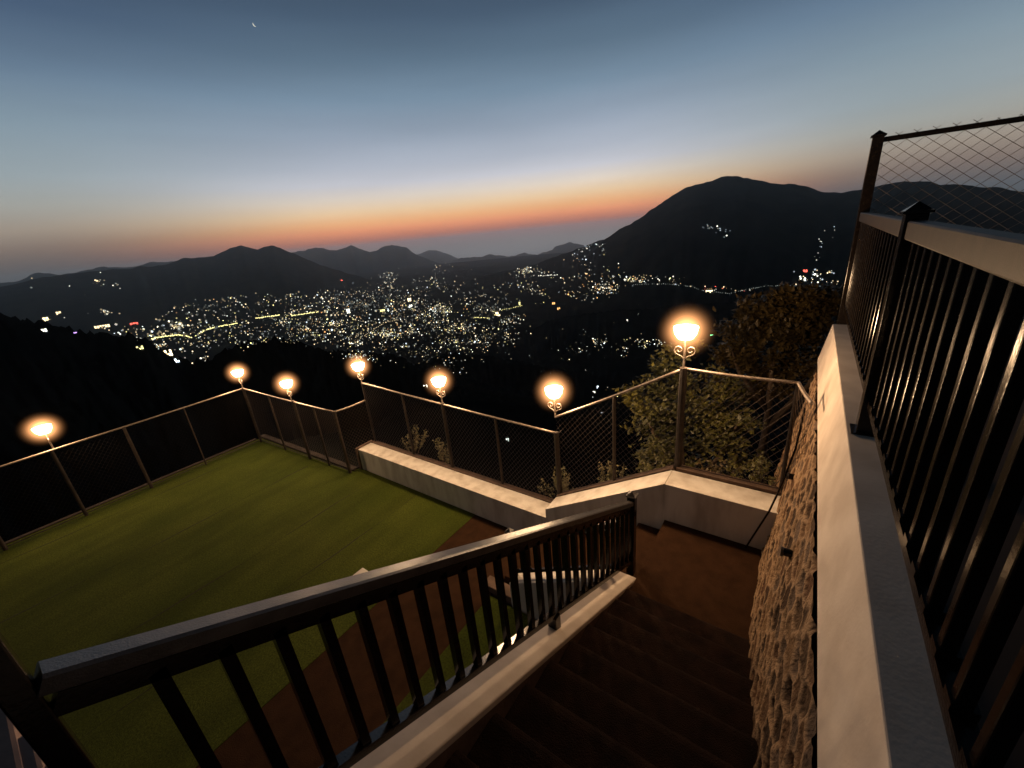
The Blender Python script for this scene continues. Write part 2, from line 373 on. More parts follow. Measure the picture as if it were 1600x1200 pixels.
# bright landmarks one can single out
M_farwall = mat('far_building_wall', (.10,.095,.085), .9)
def lit_building(px, py, wpx, hpx, c, st, label, name='lit_building', cat='building', group=None):
    wpx *= .8; hpx *= .75; p = hit(px, py+hpx/2); r = float(np.hypot(p[0], p[1])); u = r/F
    wd = wpx*u; ht = hpx*u; t = thing(name, (float(p[0]), float(p[1]), float(p[2])), label, cat, group)
    d = np.array([p[0], p[1]])/r; s = np.array([d[1], -d[0]]); dep = wd*.6
    def P(a, b, z): return (p[0]+s[0]*a+d[0]*b, p[1]+s[1]*a+d[1]*b, p[2]+z)
    m = MB(); m.hexa([P(-wd/2,0,-ht),P(wd/2,0,-ht),P(wd/2,dep,-ht),P(-wd/2,dep,-ht),P(-wd/2,0,ht),P(wd/2,0,ht),P(wd/2,dep,ht),P(-wd/2,dep,ht)])
    m.build('wall', M_farwall, t)
    m = MB(); m.hexa([P(-wd*.55,-dep*.05,ht*1.01),P(wd*.55,-dep*.05,ht*1.01),P(wd*.55,dep*1.05,ht*1.01),P(-wd*.55,dep*1.05,ht*1.01),P(-wd*.3,dep*.3,ht*1.3),P(wd*.3,dep*.3,ht*1.3),P(wd*.3,dep*.7,ht*1.3),P(-wd*.3,dep*.7,ht*1.3)])
    m.build('roof', M_farwall, t)
    m = MB(); e = -.02*wd; nx = max(2, int(wpx/2))
    for i in range(nx):
        a = -wd/2+wd*(i+.12)/nx; b = -wd/2+wd*(i+.88)/nx
        for z0, z1 in ((-.35*ht, .2*ht), (.35*ht, .9*ht)):
            if random.random() < .12: continue
            m.hexa([P(a,e,z0),P(b,e,z0),P(b,-e*.1,z0),P(a,-e*.1,z0),P(a,e,z1),P(b,e,z1),P(b,-e*.1,z1),P(a,-e*.1,z1)])
    m.build('lit_windows', em(c, st), t)
    return t
for a in [(640,468,7,6,'warm',4.,'brightest white-lit building cluster near the top of the city, upper block'),
          (641,478,9,5,'white',3.,'white-lit building just below the brightest block of the city'),
          (545,486,6,9,'white',4.,'tall white floodlit building in the middle of the city lights'),
          (598,485,9,4,'yellow',3.,'yellow-green floodlit ground right of the tall white building'),
          (865,474,6,4,'orange',3.,'orange-lit block standing alone in the dark slope right of the city'),
          (873,482,6,4,'orange',2.5,'smaller orange-lit block just below the lone orange one'),
          (533,437,4,3,'red',5.,'red-lit building on the dark slope above the city'),
          (118,521,4,3,'violet',3.,'violet light at the left end of the city'),
          (210,506,9,3,'red',4.,'red-lit shop front in the bright group at the far left of the city'),
          (160,510,16,3,'warm',3.,'long white-lit building left of the red-lit shop front'),
          (75,499,8,5,'warm',4.,'bright cream-lit house on the dark slope at far left'),
          (92,489,5,3,'warm',3.,'small lit house above the bright cream-lit one at far left'),
          (69,516,6,3,'white',3.,'lone white lit house lowest on the far left slope'),
          (262,551,12,8,'warm',5.,'big bright warm-lit house below the left end of the city'),
          (275,563,9,5,'cool',4.,'bluish-white lit building just under the big warm-lit house'),
          (219,543,8,4,'yellow',2.5,'yellow-lit house on the edge of the black foreground hill'),
          (778,490,9,8,'warm',4.,'bright cream-lit building at the right edge of the city'),
          (812,474,3,7,'yellow',3.,'slim yellow-lit tower beside the right edge of the city'),
          (1108,455,11,4,'warm',4.,'warm-lit cluster on the valley road below the big mountain'),
          (1254,436,8,4,'white',4.,'white-lit building on the road at the right foot of the mountain'),
          (1258,423,6,3,'red',3.5,'red-lit building above the road at the right foot of the mountain'),
          (1271,429,7,3,'white',3.,'long white-lit building right of the red-lit one'),
          (664,603,10,5,'white',4.,'white-lit house seen beside the middle fence lamp'),
          (793,686,7,8,'dim',1.6,'dim grey-white house seen through the chain-link fence'),
          (934,604,4,5,'cool',3.,'upper bluish-white lit house below the valley road lights'),
          (928,612,6,3,'white',3.,'lower lit house beside the bluish-white one'),
          (941,646,6,6,'cool',3.,'bluish-white lit house just above the sloping fence rail'),
          (1112,524,5,3,'green',3.,'greenish-white lit house right of the largest lamp'),
          (1125,521,5,3,'green',2.5,'second greenish lit house, farther right of the largest lamp'),
          (980,500,3,3,'white',2.,'lone white light in the dark area left of the largest lamp')]:
    lit_building(*a)
def road_lights(pts, n, c, st, label, jit=.8, s0=1.5):
    mb = MB(); pp = []
    seg = [math.dist(pts[i], pts[i+1]) for i in range(len(pts)-1)]; T = sum(seg)
    for k in range(n):
        d = T*k/(n-1); i = 0
        while i < len(seg)-1 and d > seg[i]: d -= seg[i]; i += 1
        f = d/seg[i]; px = pts[i][0]*(1-f)+pts[i+1][0]*f; py = pts[i][1]*(1-f)+pts[i+1][1]*f
        pp.append((px+random.uniform(-jit,jit), py+random.uniform(-jit,jit)*.7))
    for p in hits(pp):
        if p is not None: lamp_shape(mb, p, np.linalg.norm(p)/F*random.uniform(.7,1.2)*s0)
    o = mb.build('lit_avenue', em(c, st)); tag(o, label, 'street lights')
road_lights([(238,530),(260,526),(280,524),(299,528)], 46, 'yellow', 2.5, 'lower dotted yellow avenue at the left of the city', s0=1.5)
road_lights([(306,525),(320,517),(340,511),(370,506)], 50, 'yellow', 2.5, 'yellow avenue climbing right, beside the lower one')
road_lights([(400,498),(420,495),(437,493)], 26, 'yellow', 2.5, 'short yellow avenue in the upper middle of the city')
road_lights([(456,494),(475,491),(497,488)], 28, 'yellow', 2.5, 'short yellow avenue right of the other short one')
road_lights([(570,525),(585,515),(600,505),(622,500)], 24, 'warm', 1.4, 'warm avenue through the middle of the city')
road_lights([(740,497),(765,498)], 16, 'yellow', 2.5, 'short bright avenue at the right of the city')
road_lights([(770,488),(800,482),(815,478)], 18, 'yellow', 1.4, 'thin avenue leading right out of the city')
road_lights([(990,445),(1040,444),(1080,448),(1100,455),(1140,459),(1170,452),(1200,447),(1260,447),(1305,449)], 110, 'dim', .7, 'thin string of lights on the valley road below the big mountain', jit=.5, s0=.9)
road_lights([(842,432),(858,431),(870,430)], 14, 'white', 2., 'short row of white lights on the spur right of the valley')

# the thin crescent moon
mb = MB(); d = ray(398, 38); d = d/np.linalg.norm(d); D = 30000.; c = d*D; s = np.cross(d, [0,0,1]); s /= np.linalg.norm(s); u = np.cross(s, d); R0 = D/F*1.9
outer = []; inner = []
for k in range(15):
    t = math.radians(-90+180*k/14); outer.append((math.cos(t)*1.0, math.sin(t))); inner.append((math.cos(t)*.55, math.sin(t)))
rot = math.radians(215)
def mp_(q, b): x, y = q; x, y = x*math.cos(rot)-y*math.sin(rot), x*math.sin(rot)+y*math.cos(rot); return c+(s*x+u*y)*R0+d*b
for k in range(14):
    mb.hexa([mp_(outer[k],0),mp_(inner[k],0),mp_(inner[k],R0*.3),mp_(outer[k],R0*.3),mp_(outer[k+1],0),mp_(inner[k+1],0),mp_(inner[k+1],R0*.3),mp_(outer[k+1],R0*.3)])
tag(mb.build('moon', em('white', .8)), 'tiny thin crescent moon high in the dusk sky', 'moon')

# ------------------------------------------------------------------ courtyard
TZ = -4.33
mb = MB(); mb.prism([(-10.95,-6.5),(-4.02,-6.5),(-4.02,4.02),(-7.2,4.02),(-7.2,3.86),(-10.95,3.70)], TZ-.5, TZ, 'z'); tag(mb.build('artificial_turf', M_turf), kind='structure')
mb = MB(); mb.box((-4.016,-6.5,TZ-.5), (-2.804,4.02,TZ-.004)); tag(mb.build('brown_path', M_carpet), kind='structure')
mb = MB(); mb.box((-2.80,-6.5,TZ-.5), (-1.3,2.86,TZ)); tag(mb.build('turf_strip', M_turf), kind='structure')
mb = MB()
for x0, y0, y1 in ((-10.25,-6,3.4),(-8.35,-6,3.5),(-6.5,-6,3.8),(-5.35,-6,3.9)):
    n = 40
    for i in range(n):
        a = y0+(y1-y0)*i/n; b = y0+(y1-y0)*(i+1)/n; q = lambda y: x0+.02*math.sin(y*1.7+x0*3)+.008*math.sin(y*6+x0)
        t = max(.0015, .006+.006*math.sin(a*3.1+x0))
        mb.hexa([(q(a)-t,a,TZ-.01),(q(a)+t,a,TZ-.01),(q(b)+t,b,TZ-.01),(q(b)-t,b,TZ-.01),(q(a)-t,a,TZ+.002),(q(a)+t,a,TZ+.002),(q(b)+t,b,TZ+.002),(q(b)-t,b,TZ+.002)])
tag(mb.build('turf_seams', M_seam), kind='structure')
# low kerb along the turf edges
mb = MB(); mb.box((-11.05,-6.5,TZ-.6), (-10.955,3.60,TZ+.02)); tag(mb.build('kerb', M_kerb), 'low dark kerb along the left edge of the turf under the fence', 'kerb')
mb = MB(); mb.hexa([(-11.05,3.72,TZ-.6),(-7.2,3.875,TZ-.6),(-7.2,3.99,TZ-.6),(-11.05,3.84,TZ-.6),(-11.05,3.72,TZ+.03),(-7.2,3.875,TZ+.03),(-7.2,3.99,TZ+.03),(-11.05,3.84,TZ+.03)])
tag(mb.build('kerb', M_kerb), 'low kerb under the fence at the far end of the turf', 'kerb')
mb = MB(); mb.box((-4.62,2.05,TZ+.002), (-4.40,2.25,TZ+.10)); tag(mb.build('stone_block', M_whitewall, bevel=.012), 'small cream block lying on the turf just above the handrail', 'block')

# lower parapet wall, sloped parapet and landing parapet
def wall_thing(label, poly_xz, y0, y1):
    mb = MB(); mb.prism(poly_xz, y0, y1, 'y'); return tag(mb.build('parapet_wall', M_whitewall, bevel=.004), label, 'wall')
wall_thing('long low cream wall between the turf and the fence', [(-7.10,TZ-.6),(-2.625,TZ-.6),(-2.625,-3.86),(-7.10,-3.86)], 4.02, 4.34)
mb = MB(); mb.box((-7.16,3.99,TZ-.6), (-7.102,4.40,-3.84)); tag(mb.build('wall_end_post', M_concrete), 'brown end post at the left end of the long low wall', 'post')
wall_thing('cream wall sloping up beside the lower flight of steps', [(-2.62,TZ-.6),(-1.0,TZ-.6),(-1.0,-2.775),(-2.62,-3.715)], 4.023, 4.34)
wall_thing('level cream wall along the back of the stair landing', [(-.998,TZ-.6),(.20,TZ-.6),(.20,-2.778),(-.998,-2.778)], 4.02, 4.34)
# base board carrying the fence behind the parapets
mb = MB(); mb.beam((-7.1,4.40,-3.90),(-2.62,4.40,-3.90),.10,.09); mb.beam((-2.60,4.40,-3.74),(-.98,4.40,-2.80),.10,.09); mb.beam((-.96,4.40,-2.79),(.2,4.40,-2.79),.10,.09)
tag(mb.build('base_beam', M_concrete), 'rough brown beam along the back of the cream walls', 'beam')
mb = MB()
for i in range(12):
    x0 = -7.0+i*.65
    zz = lambda x: -4.05 if x < -2.6 else (-4.05+(x+2.6)*.58 if x < -.98 else -3.1)
    mb.hexa([(x0,4.46,zz(x0)-1.5),(x0+.65,4.46,zz(x0+.65)-1.5),(x0+.65,7.5,zz(x0+.65)-4.2),(x0,7.5,zz(x0)-4.2),(x0,4.46,zz(x0)),(x0+.65,4.46,zz(x0+.65)),(x0+.65,7.5,zz(x0+.65)-3.4),(x0,7.5,zz(x0)-3.4)])
tag(mb.build('planted_slope', M_earth), kind='structure')

# main stair: treads, landing
LZ = -3.26; Y0 = 2.766; PT = .264; RS = .132
pts = [(4.018, LZ), (Y0, LZ)]
for k in range(1, 14):
    pts += [(Y0-PT*(k-1)-.0, LZ+RS*k-.02), (Y0-PT*(k-1)+.018, LZ+RS*k-.012), (Y0-PT*(k-1)+.012, LZ+RS*k), (Y0-PT*k, LZ+RS*k)]
pts2 = pts + [(-3.0, LZ+RS*13), (-3.0, TZ-.6), (4.018, TZ-.6)]
st = thing('staircase', (-.4, 3.5, LZ), 'dark carpeted main staircase going down from the camera to the landing', 'stairs')
def strip_prism(mb, poly, x0, x1):
    mb.prism(poly, x0, x1, 'x')
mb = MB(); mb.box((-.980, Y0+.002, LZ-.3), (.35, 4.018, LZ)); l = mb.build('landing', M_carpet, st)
for k in range(1, 14):
    mb = MB(); y1 = Y0-PT*(k-1); yb = y1-PT-.02 if k < 13 else -3.0; z = LZ+RS*k
    prof_ = [(yb, z-RS-.3), (y1-.016, z-RS-.3), (y1-.016, z-.060), (y1+.000, z-.052), (y1+.012, z-.038), (y1+.014, z-.024), (y1+.006, z-.010), (y1-.012, z-.002), (y1-.04, z+.0005*k), (yb, z+.0005*k)]
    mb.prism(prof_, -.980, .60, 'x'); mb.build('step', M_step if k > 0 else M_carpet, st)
# lower flight toward the turf
lf = thing('lower_staircase', (-1.9, 3.6, TZ), 'short brown carpeted flight going down left from the landing to the turf', 'stairs')
nst = 6; rise = (LZ-TZ)/(nst+1)
for k in range(nst):
    x1 = -.978-.29*k; z = LZ-rise*(k+1); mb = MB(); mb.box((x1-.29-.015, 3.10, TZ-.3), (x1, 4.018, z)); mb.build('step', M_carpet, lf, bevel=.01)
# low curved-edge piece of the landing carpet overhang
# stringer wall beside the main stair (cream, sloping)
mS = .54
def zs(y): return -3.254+(3.021-y)*mS
sw = thing('stringer_wall', (-1.09, 3.0, TZ), 'sloping wall with a cream coping under the black handrail, left of the stairs', 'wall')
mb = MB(); mb.prism([(-.25, TZ-.6),(3.045, TZ-.6),(3.045, zs(3.045)-.05),(-.25, zs(-.25)-.05)], -1.195, -.982, 'x'); mb.build('wall_body', M_concrete, sw)
mb = MB(); mb.prism([(-.25, zs(-.25)-.0502),(3.06, zs(3.06)-.0502),(3.06, zs(3.06)),(-.25, zs(-.25))], -1.20, -.979, 'x'); mb.build('coping', M_plaster, sw, bevel=.008)
# parapet beside the lower flight
sl2 = .55
def zl(x): return -3.30-(-1.26-x)*sl2
mb = MB(); mb.prism([(-2.48,TZ-.5),(-1.205,TZ-.5),(-1.205,zl(-1.205)),(-2.48,zl(-2.48))], 2.88, 3.08, 'y')
tag(mb.build('stringer_wall', M_whitewall, bevel=.012), 'short sloping cream wall beside the lower flight, seen through the railing', 'wall')
mb = MB(); mb.box((-2.95,2.90,TZ-.5), (-2.484,3.06,TZ+.09)); tag(mb.build('kerb', M_concrete, bevel=.01), 'low kerb at the foot of the lower flight, beside the turf', 'kerb')
# plastered pier at bottom left corner, pinkish light put into its colour
mb = MB(); mb.box((-1.53,-.62,-3.0), (-1.2,-.222,-1.0)); mb.box((-1.385,-.60,-3.0), (-1.11,-.196,-1.006)); mb.box((-1.25,-.58,-3.0), (-1.09,-.178,-1.012))
tag(mb.build('plastered_pier', mat('pink_lit_plaster', (.34,.22,.18), .8, col2=(.26,.17,.14), nscale=9, bump=.1), bevel=.01), 'stepped plastered pier in the bottom left corner, coloured as if in pinkish light', 'pier')

# ------------------------------------------------------------------ railings
def pyramid_cap(x, y, z, s, parent, m=None):
    mb = MB(); h = s*.45
    mb.box((x-s*.62,y-s*.62,z), (x+s*.62,y+s*.62,z+.014))
    mb.add([(x-s*.55,y-s*.55,z+.015),(x+s*.55,y-s*.55,z+.015),(x+s*.55,y+s*.55,z+.015),(x-s*.55,y+s*.55,z+.015),(x,y,z+.015+h)], [(0,1,4),(1,2,4),(2,3,4),(3,0,4),(3,2,1,0)])
    return mb.build('post_cap', m or M_blacktop, parent)
def sq_post(x, y, z0, z1, s, parent, name='post'):
    mb = MB(); mb.box((x-s/2,y-s/2,z0), (x+s/2,y+s/2,z1)); return mb.build(name, M_black, parent, bevel=.004)
# left, sloping handrail
lr = thing('stair_railing', (-1.1, 1.5, -3.0), 'black steel stair railing sloping down from bottom left to the landing', 'railing')
RX = -1.10
def zt(y): return -.70-(y+.10)*.5455
mb = MB(); mb.beam((RX,-.122,zt(-.122)-.025),(RX,3.19,zt(3.19)-.025),.062,.045,chamfer=.25); mb.build('top_rail', M_blacktop, lr)
mb = MB(); mb.beam((RX,-.122,zt(-.122)-.088),(RX,3.19,zt(3.19)-.088),.032,.05); mb.build('under_rail', M_black, lr)
mb = MB(); mb.beam((RX,-.122,zs(-.122)+.115),(RX,3.19,zs(3.19)+.115),.042,.036); mb.build('bottom_rail', M_black, lr)
sq_post(RX,3.235,-3.62,zt(3.2)+.04,.075,lr); pyramid_cap(RX,3.235,zt(3.2)+.04,.075,lr)
sq_post(RX,1.70,zs(1.70)-.05,zs(1.70)+.11,.065,lr,'foot_post')
sq_post(RX,-.148,-2.2,-.32,.044,lr); pyramid_cap(RX,-.148,-.32,.044,lr)
y = .015
while y < 3.17:
    mb = MB(); mb.box((RX-.016,y-.016,zs(y)+.10), (RX+.016,y+.016,zt(y)-.09)); mb.build('baluster', M_black, lr)
    y += .119
# lower flight railing
l2 = thing('stair_railing', (-1.9, 2.98, -3.9), 'small black railing of the lower flight, seen behind the main one', 'railing')
def z2(x): return zl(x)+.60+(x+2.48)*.01
mb = MB(); mb.beam((-2.42,2.98,z2(-2.42)),(-1.14,2.98,z2(-1.14)),.045,.055); mb.build('top_rail', M_blacktop, l2)
mb = MB(); mb.beam((-2.42,2.98,zl(-2.42)+.10),(-1.2,2.98,zl(-1.2)+.10),.032,.036); mb.build('bottom_rail', M_black, l2)
sq_post(-2.46,2.98,zl(-2.46)-.02,z2(-2.46)+.10,.07,l2); pyramid_cap(-2.46,2.98,z2(-2.46)+.10,.07,l2)
x = -2.33
while x < -1.2:
    mb = MB(); mb.box((x-.013,2.967,zl(x)+.10),(x+.013,2.993,z2(x)-.02)); mb.build('baluster', M_black, l2); x += .115

# ------------------------------------------------------------------ right retaining wall
XO, ZC, KB = .33, -1.335, .163      # outer top edge, cap level, batter
YE = 6.0
def xb(z): return XO-KB*(ZC-z)
mb = MB()
poly = [(XO,ZC),(.50,ZC),(.50,-1.79),(xb(-1.79)-.010,-1.79)]
mb.prism(poly, -3.0, YE, 'y')
o = mb.build('wall_coping', M_plaster, bevel=.006); tag(o, 'long smooth cream coping band along the top of the stone wall', 'coping')
def stone_wall():
    y0, y1, z0, z1 = -.6, 5.55, -4.6, -1.792
    s = .0155; ny = int((y1-y0)/s); nz_ = int((z1-z0)/s)
    Yg, Zg = np.meshgrid(np.linspace(y0, y1, ny), np.linspace(z0, z1, nz_), indexing='ij')
    r = np.random.RandomState(9); cy = np.arange(y0-.4, y1+.4, .20); cz = np.arange(z0-.4, z1+.4, .115)
    C = np.array([(a+r.uniform(-.09,.09)+(j % 2)*.10, b+r.uniform(-.05,.05)) for i, a in enumerate(cy) for j, b in enumerate(cz)])
    yy = Yg.ravel(); zz = Zg.ravel()
    wy = yy+.05*np.array(fbm(yy*4, zz*4)); wz = zz+.04*np.array(fbm(yy*4+9, zz*4+3))
    d1 = np.full(len(yy), 9.); d2 = d1.copy(); idx = np.zeros(len(yy), int)
    for k, (a, b) in enumerate(C):
        q = np.sqrt(((wy-a)/1.45)**2+(wz-b)**2); m1 = q < d1
        d2 = np.where(m1, d1, np.minimum(d2, q)); idx = np.where(m1, k, idx); d1 = np.where(m1, q, d1)
    e = np.clip((d2-d1)/.045, 0, 1)
    tilt = r.uniform(-1, 1, (len(C), 2))[idx]; prot = r.uniform(-.018, .018, len(C))[idx]
    mort = (e < .35)
    ridge = np.clip(1-e/.75, 0, 1)
    disp = .018*np.sqrt(ridge)*(1+1.2*fbm(yy*7, zz*7)) + .8*prot*(1-ridge) + .022*(tilt[:,0]*(wy-C[idx,0])+tilt[:,1]*(wz-C[idx,1]))*(1-ridge) + .008*fbm(yy*15, zz*15) + .004*fbm(yy*45, zz*45, 3)
    x = xb(zz)-.010-disp-.015*fbm(yy*1.1, zz*1.1, 3)
    v = np.stack([x, yy, zz], -1)
    i = np.arange(ny-1)[:, None]; j = np.arange(nz_-1)[None]; a = (i*nz_+j).ravel(); f = np.stack([a, a+1, a+nz_+1, a+nz_], -1)
    # far-end return and back so the wall is solid
    base = len(v); endv = []; ef = []
    li = (ny-1)*nz_; nn = nz_
    v = np.concatenate([v, np.stack([np.full(nn, .6), np.full(nn, y1), np.linspace(z0, z1, nn)], -1), np.stack([np.full(nn, .6), np.full(nn, y0), np.linspace(z0, z1, nn)], -1)])
    for k in range(nn-1):
        ef.append((li+k, li+k+1, base+k+1, base+k)); ef.append((k+1, k, base+nn+k, base+nn+k+1))
        ef.append((base+k, base+k+1, base+nn+k+1, base+nn+k))
    F_ = np.concatenate([f, np.array(ef)])
    me = bpy.data.meshes.new('stone_wall'); me.vertices.add(len(v)); me.vertices.foreach_set('co', v.ravel())
    me.loops.add(F_.size); me.loops.foreach_set('vertex_index', F_.ravel()); me.polygons.add(len(F_)); me.polygons.foreach_set('loop_start', np.arange(0, F_.size, 4)); me.update(); me.validate()
    pal = np.array([(.11,.055,.028),(.06,.032,.018),(.15,.085,.045),(.045,.025,.014),(.10,.060,.034),(.19,.115,.06),(.13,.09,.065)])
    col = pal[r.randint(0, len(pal), len(C))][idx]*.8*(1+.9*fbm(yy*26, zz*26)+.6*fbm(yy*2.1+7, zz*2.1, 3))[:, None]
    blend = np.clip((.46-e)/.16, 0, 1)[:, None]; col = col*(1-blend)+np.array([.30,.20,.12])*(1+.35*fbm(yy*14, zz*14))[:, None]*blend
    full = np.ones((len(v), 4)); full[:len(col), :3] = col; full[len(col):, :3] = (.2,.12,.07)
    ca = me.color_attributes.new('stone', 'FLOAT_COLOR', 'POINT'); ca.data.foreach_set('color', full.ravel())
    m = mat('rubble_stone', (.3,.2,.12), .9, bump=.9, bscale=45, spec=.2); t = m.node_tree; at_ = t.nodes.new('ShaderNodeAttribute'); at_.attribute_name = 'stone'
    t.links.new(at_.outputs['Color'], t.nodes['Principled BSDF'].inputs['Base Color'])
    me.materials.append(m); ob = bpy.data.objects.new('stone_wall', me); sc.collection.objects.link(ob)
    tag(ob, 'tall rubble stone retaining wall with raised mortar, right of the stairs', 'wall')
stone_wall()
for y, z, l in ((4.0,-2.33,'far black drain pipe end sticking out of the stone wall'), (2.83,-2.255,'near black drain pipe end sticking out of the stone wall')):
    x = xb(z)-.03; t = thing('drain_pipe', (x,y,z), l, 'pipe')
    mb = MB(); ring = [(x-.045, y+.026*math.cos(a), z+.026*math.sin(a)) for a in [2*math.pi*k/12 for k in range(12)]]
    mb.tube([(x+.05,y,z+.005),(x-.045,y,z)], .028, 12); mb.build('pipe', M_black, t, smooth=False)
    mb = MB(); mb.tube([(x-.03,y,z),(x-.047,y,z)], .034, 12); mb.build('collar', M_blacktop, t)
# black cable hanging down beside the stone wall
mb = MB(); mb.tube([(.15,4.3,-1.75),(.125,4.05,-2.05),(.07,3.98,-2.4),(.0,3.975,-2.75),(-.09,3.97,-3.05),(-.15,3.96,-3.25)], .009, 6)
tag(mb.build('hanging_cable', M_black), 'thin black cable hanging down beside the stone wall over the landing', 'cable')

# upper terrace right of the railing
mb = MB(); mb.box((.503,-3.0,-5.0), (7.5,6.4,-1.35)); tag(mb.build('terrace_floor', M_tile), kind='structure')
rr_ = thing('terrace_railing', (.42, 3.0, ZC), 'black terrace railing along the top of the cream coping, close on the right', 'railing')
QX = .42; ZT = -.118
def zb_(y): return ZC+.16
mb = MB(); mb.beam((QX,-1.0,ZT-.045),(QX,3.0,ZT-.045),.062,.09,chamfer=.15); mb.build('top_rail', M_rail2, rr_)
mb = MB(); mb.beam((QX,3.06,ZT-.045),(QX,6.04,ZT-.045),.062,.09,chamfer=.15); mb.build('top_rail', M_rail2, rr_)
for a, b in ((-1.0,2.99),(3.06,6.04)):
    mb = MB(); mb.beam((QX,a,ZC+.20),(QX,b,ZC+.20),.045,.04); mb.build('bottom_rail', M_black, rr_)
sq_post(QX,3.03,ZC,-.085,.09,rr_); pyramid_cap(QX,3.03,-.085,.095,rr_,M_black)
mb = MB(); mb.box((QX-.07,2.96,ZC),(QX+.07,3.10,ZC+.008)); mb.build('base_plate', M_black, rr_)
sq_post(QX,-1.05,ZC,-.085,.09,rr_)
y = 5.93
while y > -.95:
    if abs(y-3.03) > .06:
        mb = MB(); mb.box((QX-.017,y-.017,ZC+.215), (QX+.017,y+.017,ZT-.09)); mb.build('baluster', M_black, rr_, bevel=.005)
        mb = MB(); mb.box((QX-.024,y-.026,ZC+.221), (QX+.024,y+.026,ZC+.245)); mb.build('baluster_shoe', M_black, rr_)
    y -= .148
# far terrace fence with chain-link
def wires(mb, A, B, zlo, zhi, sp, r=.0022, n=3, over=0.0, kx=.85):
    A = np.array(A[:2], float); B = np.array(B[:2], float); L = np.linalg.norm(B-A); u = (B-A)/L
    lo = lambda s: zlo[0]+(zlo[1]-zlo[0])*s/L; hi = lambda s: zhi[0]+(zhi[1]-zhi[0])*s/L+over
    H = max(hi(0)-lo(0), hi(L)-lo(L), hi(0)-lo(L), hi(L)-lo(0))
    for sg in (1, -1):
        s0 = -H-1
        while s0 < L+H+1:
            # line: s = s0 + sg*(z - lo(0))*.8
            k = kx; ss = []
            # sample intersection parameter along z
            zz = np.linspace(min(zlo)-.01, max(zhi)+over+.01, 120); s = s0+sg*k*(zz-zlo[0]) ; ok = (s >= 0) & (s <= L) & (zz >= zlo[0]+(zlo[1]-zlo[0])*s/L) & (zz <= zhi[0]+(zhi[1]-zhi[0])*s/L+over)
            if ok.sum() > 2:
                i = np.where(ok)[0]; a, b = i[0], i[-1]; m = max(2, int((zz[b]-zz[a])/(sp*.6)))
                # woven: each wire wobbles slightly in and out between crossings
                nrm = np.array([-u[1], u[0]]); P = []
                for q in range(2):
                    j = a if q == 0 else b; pt = A+u*s[j]+nrm*(.004*sg); P.append((pt[0], pt[1], zz[j]))
                mb.tube(P, r, n, caps=False)
            s0 += sp
tf = thing('terrace_fence', (.42, 6.1, ZC), 'black framed chain-link fence at the far end of the upper terrace, against the sky', 'fence')
sq_post(.42,6.12,ZC-.1,.60,.095,tf); pyramid_cap(.42,6.12,.60,.10,tf,M_black)
mb = MB(); mb.beam((.46,6.12,.565),(5.4,6.12,.52),.04,.045); mb.build('top_rail', M_black, tf)
mb = MB(); wires(mb,(.46,6.12),(5.4,6.12),(-1.3,-1.3),(.575,.53),.135,.0026,over=.045,kx=1.25); mb.build('chain_link_mesh', M_galv, tf)
sq_post(3.3,6.12,ZC-.1,.55,.06,tf)

# ------------------------------------------------------------------ perimeter chain-link fence
def fence(label, P, tops, bots, posts, wm_=None, sp=.075, group='runs of the perimeter chain-link fence', bottom=True, r=.002):
    # P: end points (x,y); tops/bots: z at the two ends; posts: list of (fraction, radius)
    (xa, ya), (xb_, yb_) = P; t = thing('chain_link_fence', (xa, ya, bots[0]), label, 'fence', group)
    at_ = lambda f, z: (xa+(xb_-xa)*f, ya+(yb_-ya)*f, z[0]+(z[1]-z[0])*f)
    pts = []
    for i in range(13):
        f = i/12; p = at_(f, tops); pts.append((p[0], p[1], p[2]-.012*math.sin(f*math.pi)))
    mb = MB(); mb.tube(pts, .017, 8); mb.build('top_rail', M_galv, t, smooth=True)
    if bottom: mb = MB(); mb.tube([at_(0, [b+.05 for b in bots]), at_(1, [b+.05 for b in bots])], .010, 6); mb.build('bottom_rail', M_post, t)
    for f, rad in posts:
        p = at_(f, bots); q = at_(f, tops)
        mb = MB(); mb.tube([p, (q[0], q[1], q[2]+(.015 if rad > .028 else -.01))], rad, 10); mb.build('post', M_kerb if wm_ else M_post, t, smooth=False)  # left run's posts borrow the dark kerb colour to look dimly lit
    mb = MB(); wires(mb, (xa, ya), (xb_, yb_), [b+.05 for b in bots], [z-.005 for z in tops], sp, r); mb.build('chain_link_mesh', wm_ or M_wire, t)
    return t
fence('fence run along the left edge of the turf', ((-10.76,-5.2),(-10.72,3.60)), (-2.90,-2.885), (TZ,TZ), [(.20,.02),(.33,.03),(.46,.02),(.515,.03)]+[(.632,.028),(.747,.028),(.862,.014),(1,.034)], M_wiredark, r=.0014)
fence('short fence run across the far end of the turf', ((-10.72,3.60),(-7.22,3.80)), (-2.885,-2.945), (TZ,TZ), [(.315,.022),(.60,.034),(.80,.022),(1,.032)])
fence('shortest fence run, between the turf end and the long low wall', ((-7.22,3.80),(-7.04,4.40)), (-2.945,-2.90), (TZ+.0,TZ+.0), [], sp=.07)
fence('long fence run behind the long low cream wall', ((-7.04,4.42),(-2.60,4.42)), (-2.53,-2.68), (-3.98,-3.95), [(0,.022),(.268,.022),(.502,.032),(.757,.022),(1,.038)])
fence('fence run sloping up behind the sloping cream wall', ((-2.60,4.42),(-.96,4.42)), (-2.43,-1.535), (-3.74,-2.80), [(.52,.022),(1,.04)])
fence('fence run behind the landing wall, in front of the tree', ((-.96,4.42),(.07,4.42)), (-1.53,-1.555), (-2.80,-2.80), [(1,.02)], sp=.085)
fence('last short piece of fence meeting the stone wall', ((.07,4.42),(.185,4.05)), (-1.555,-1.60), (-2.80,-2.80), [], sp=.08)

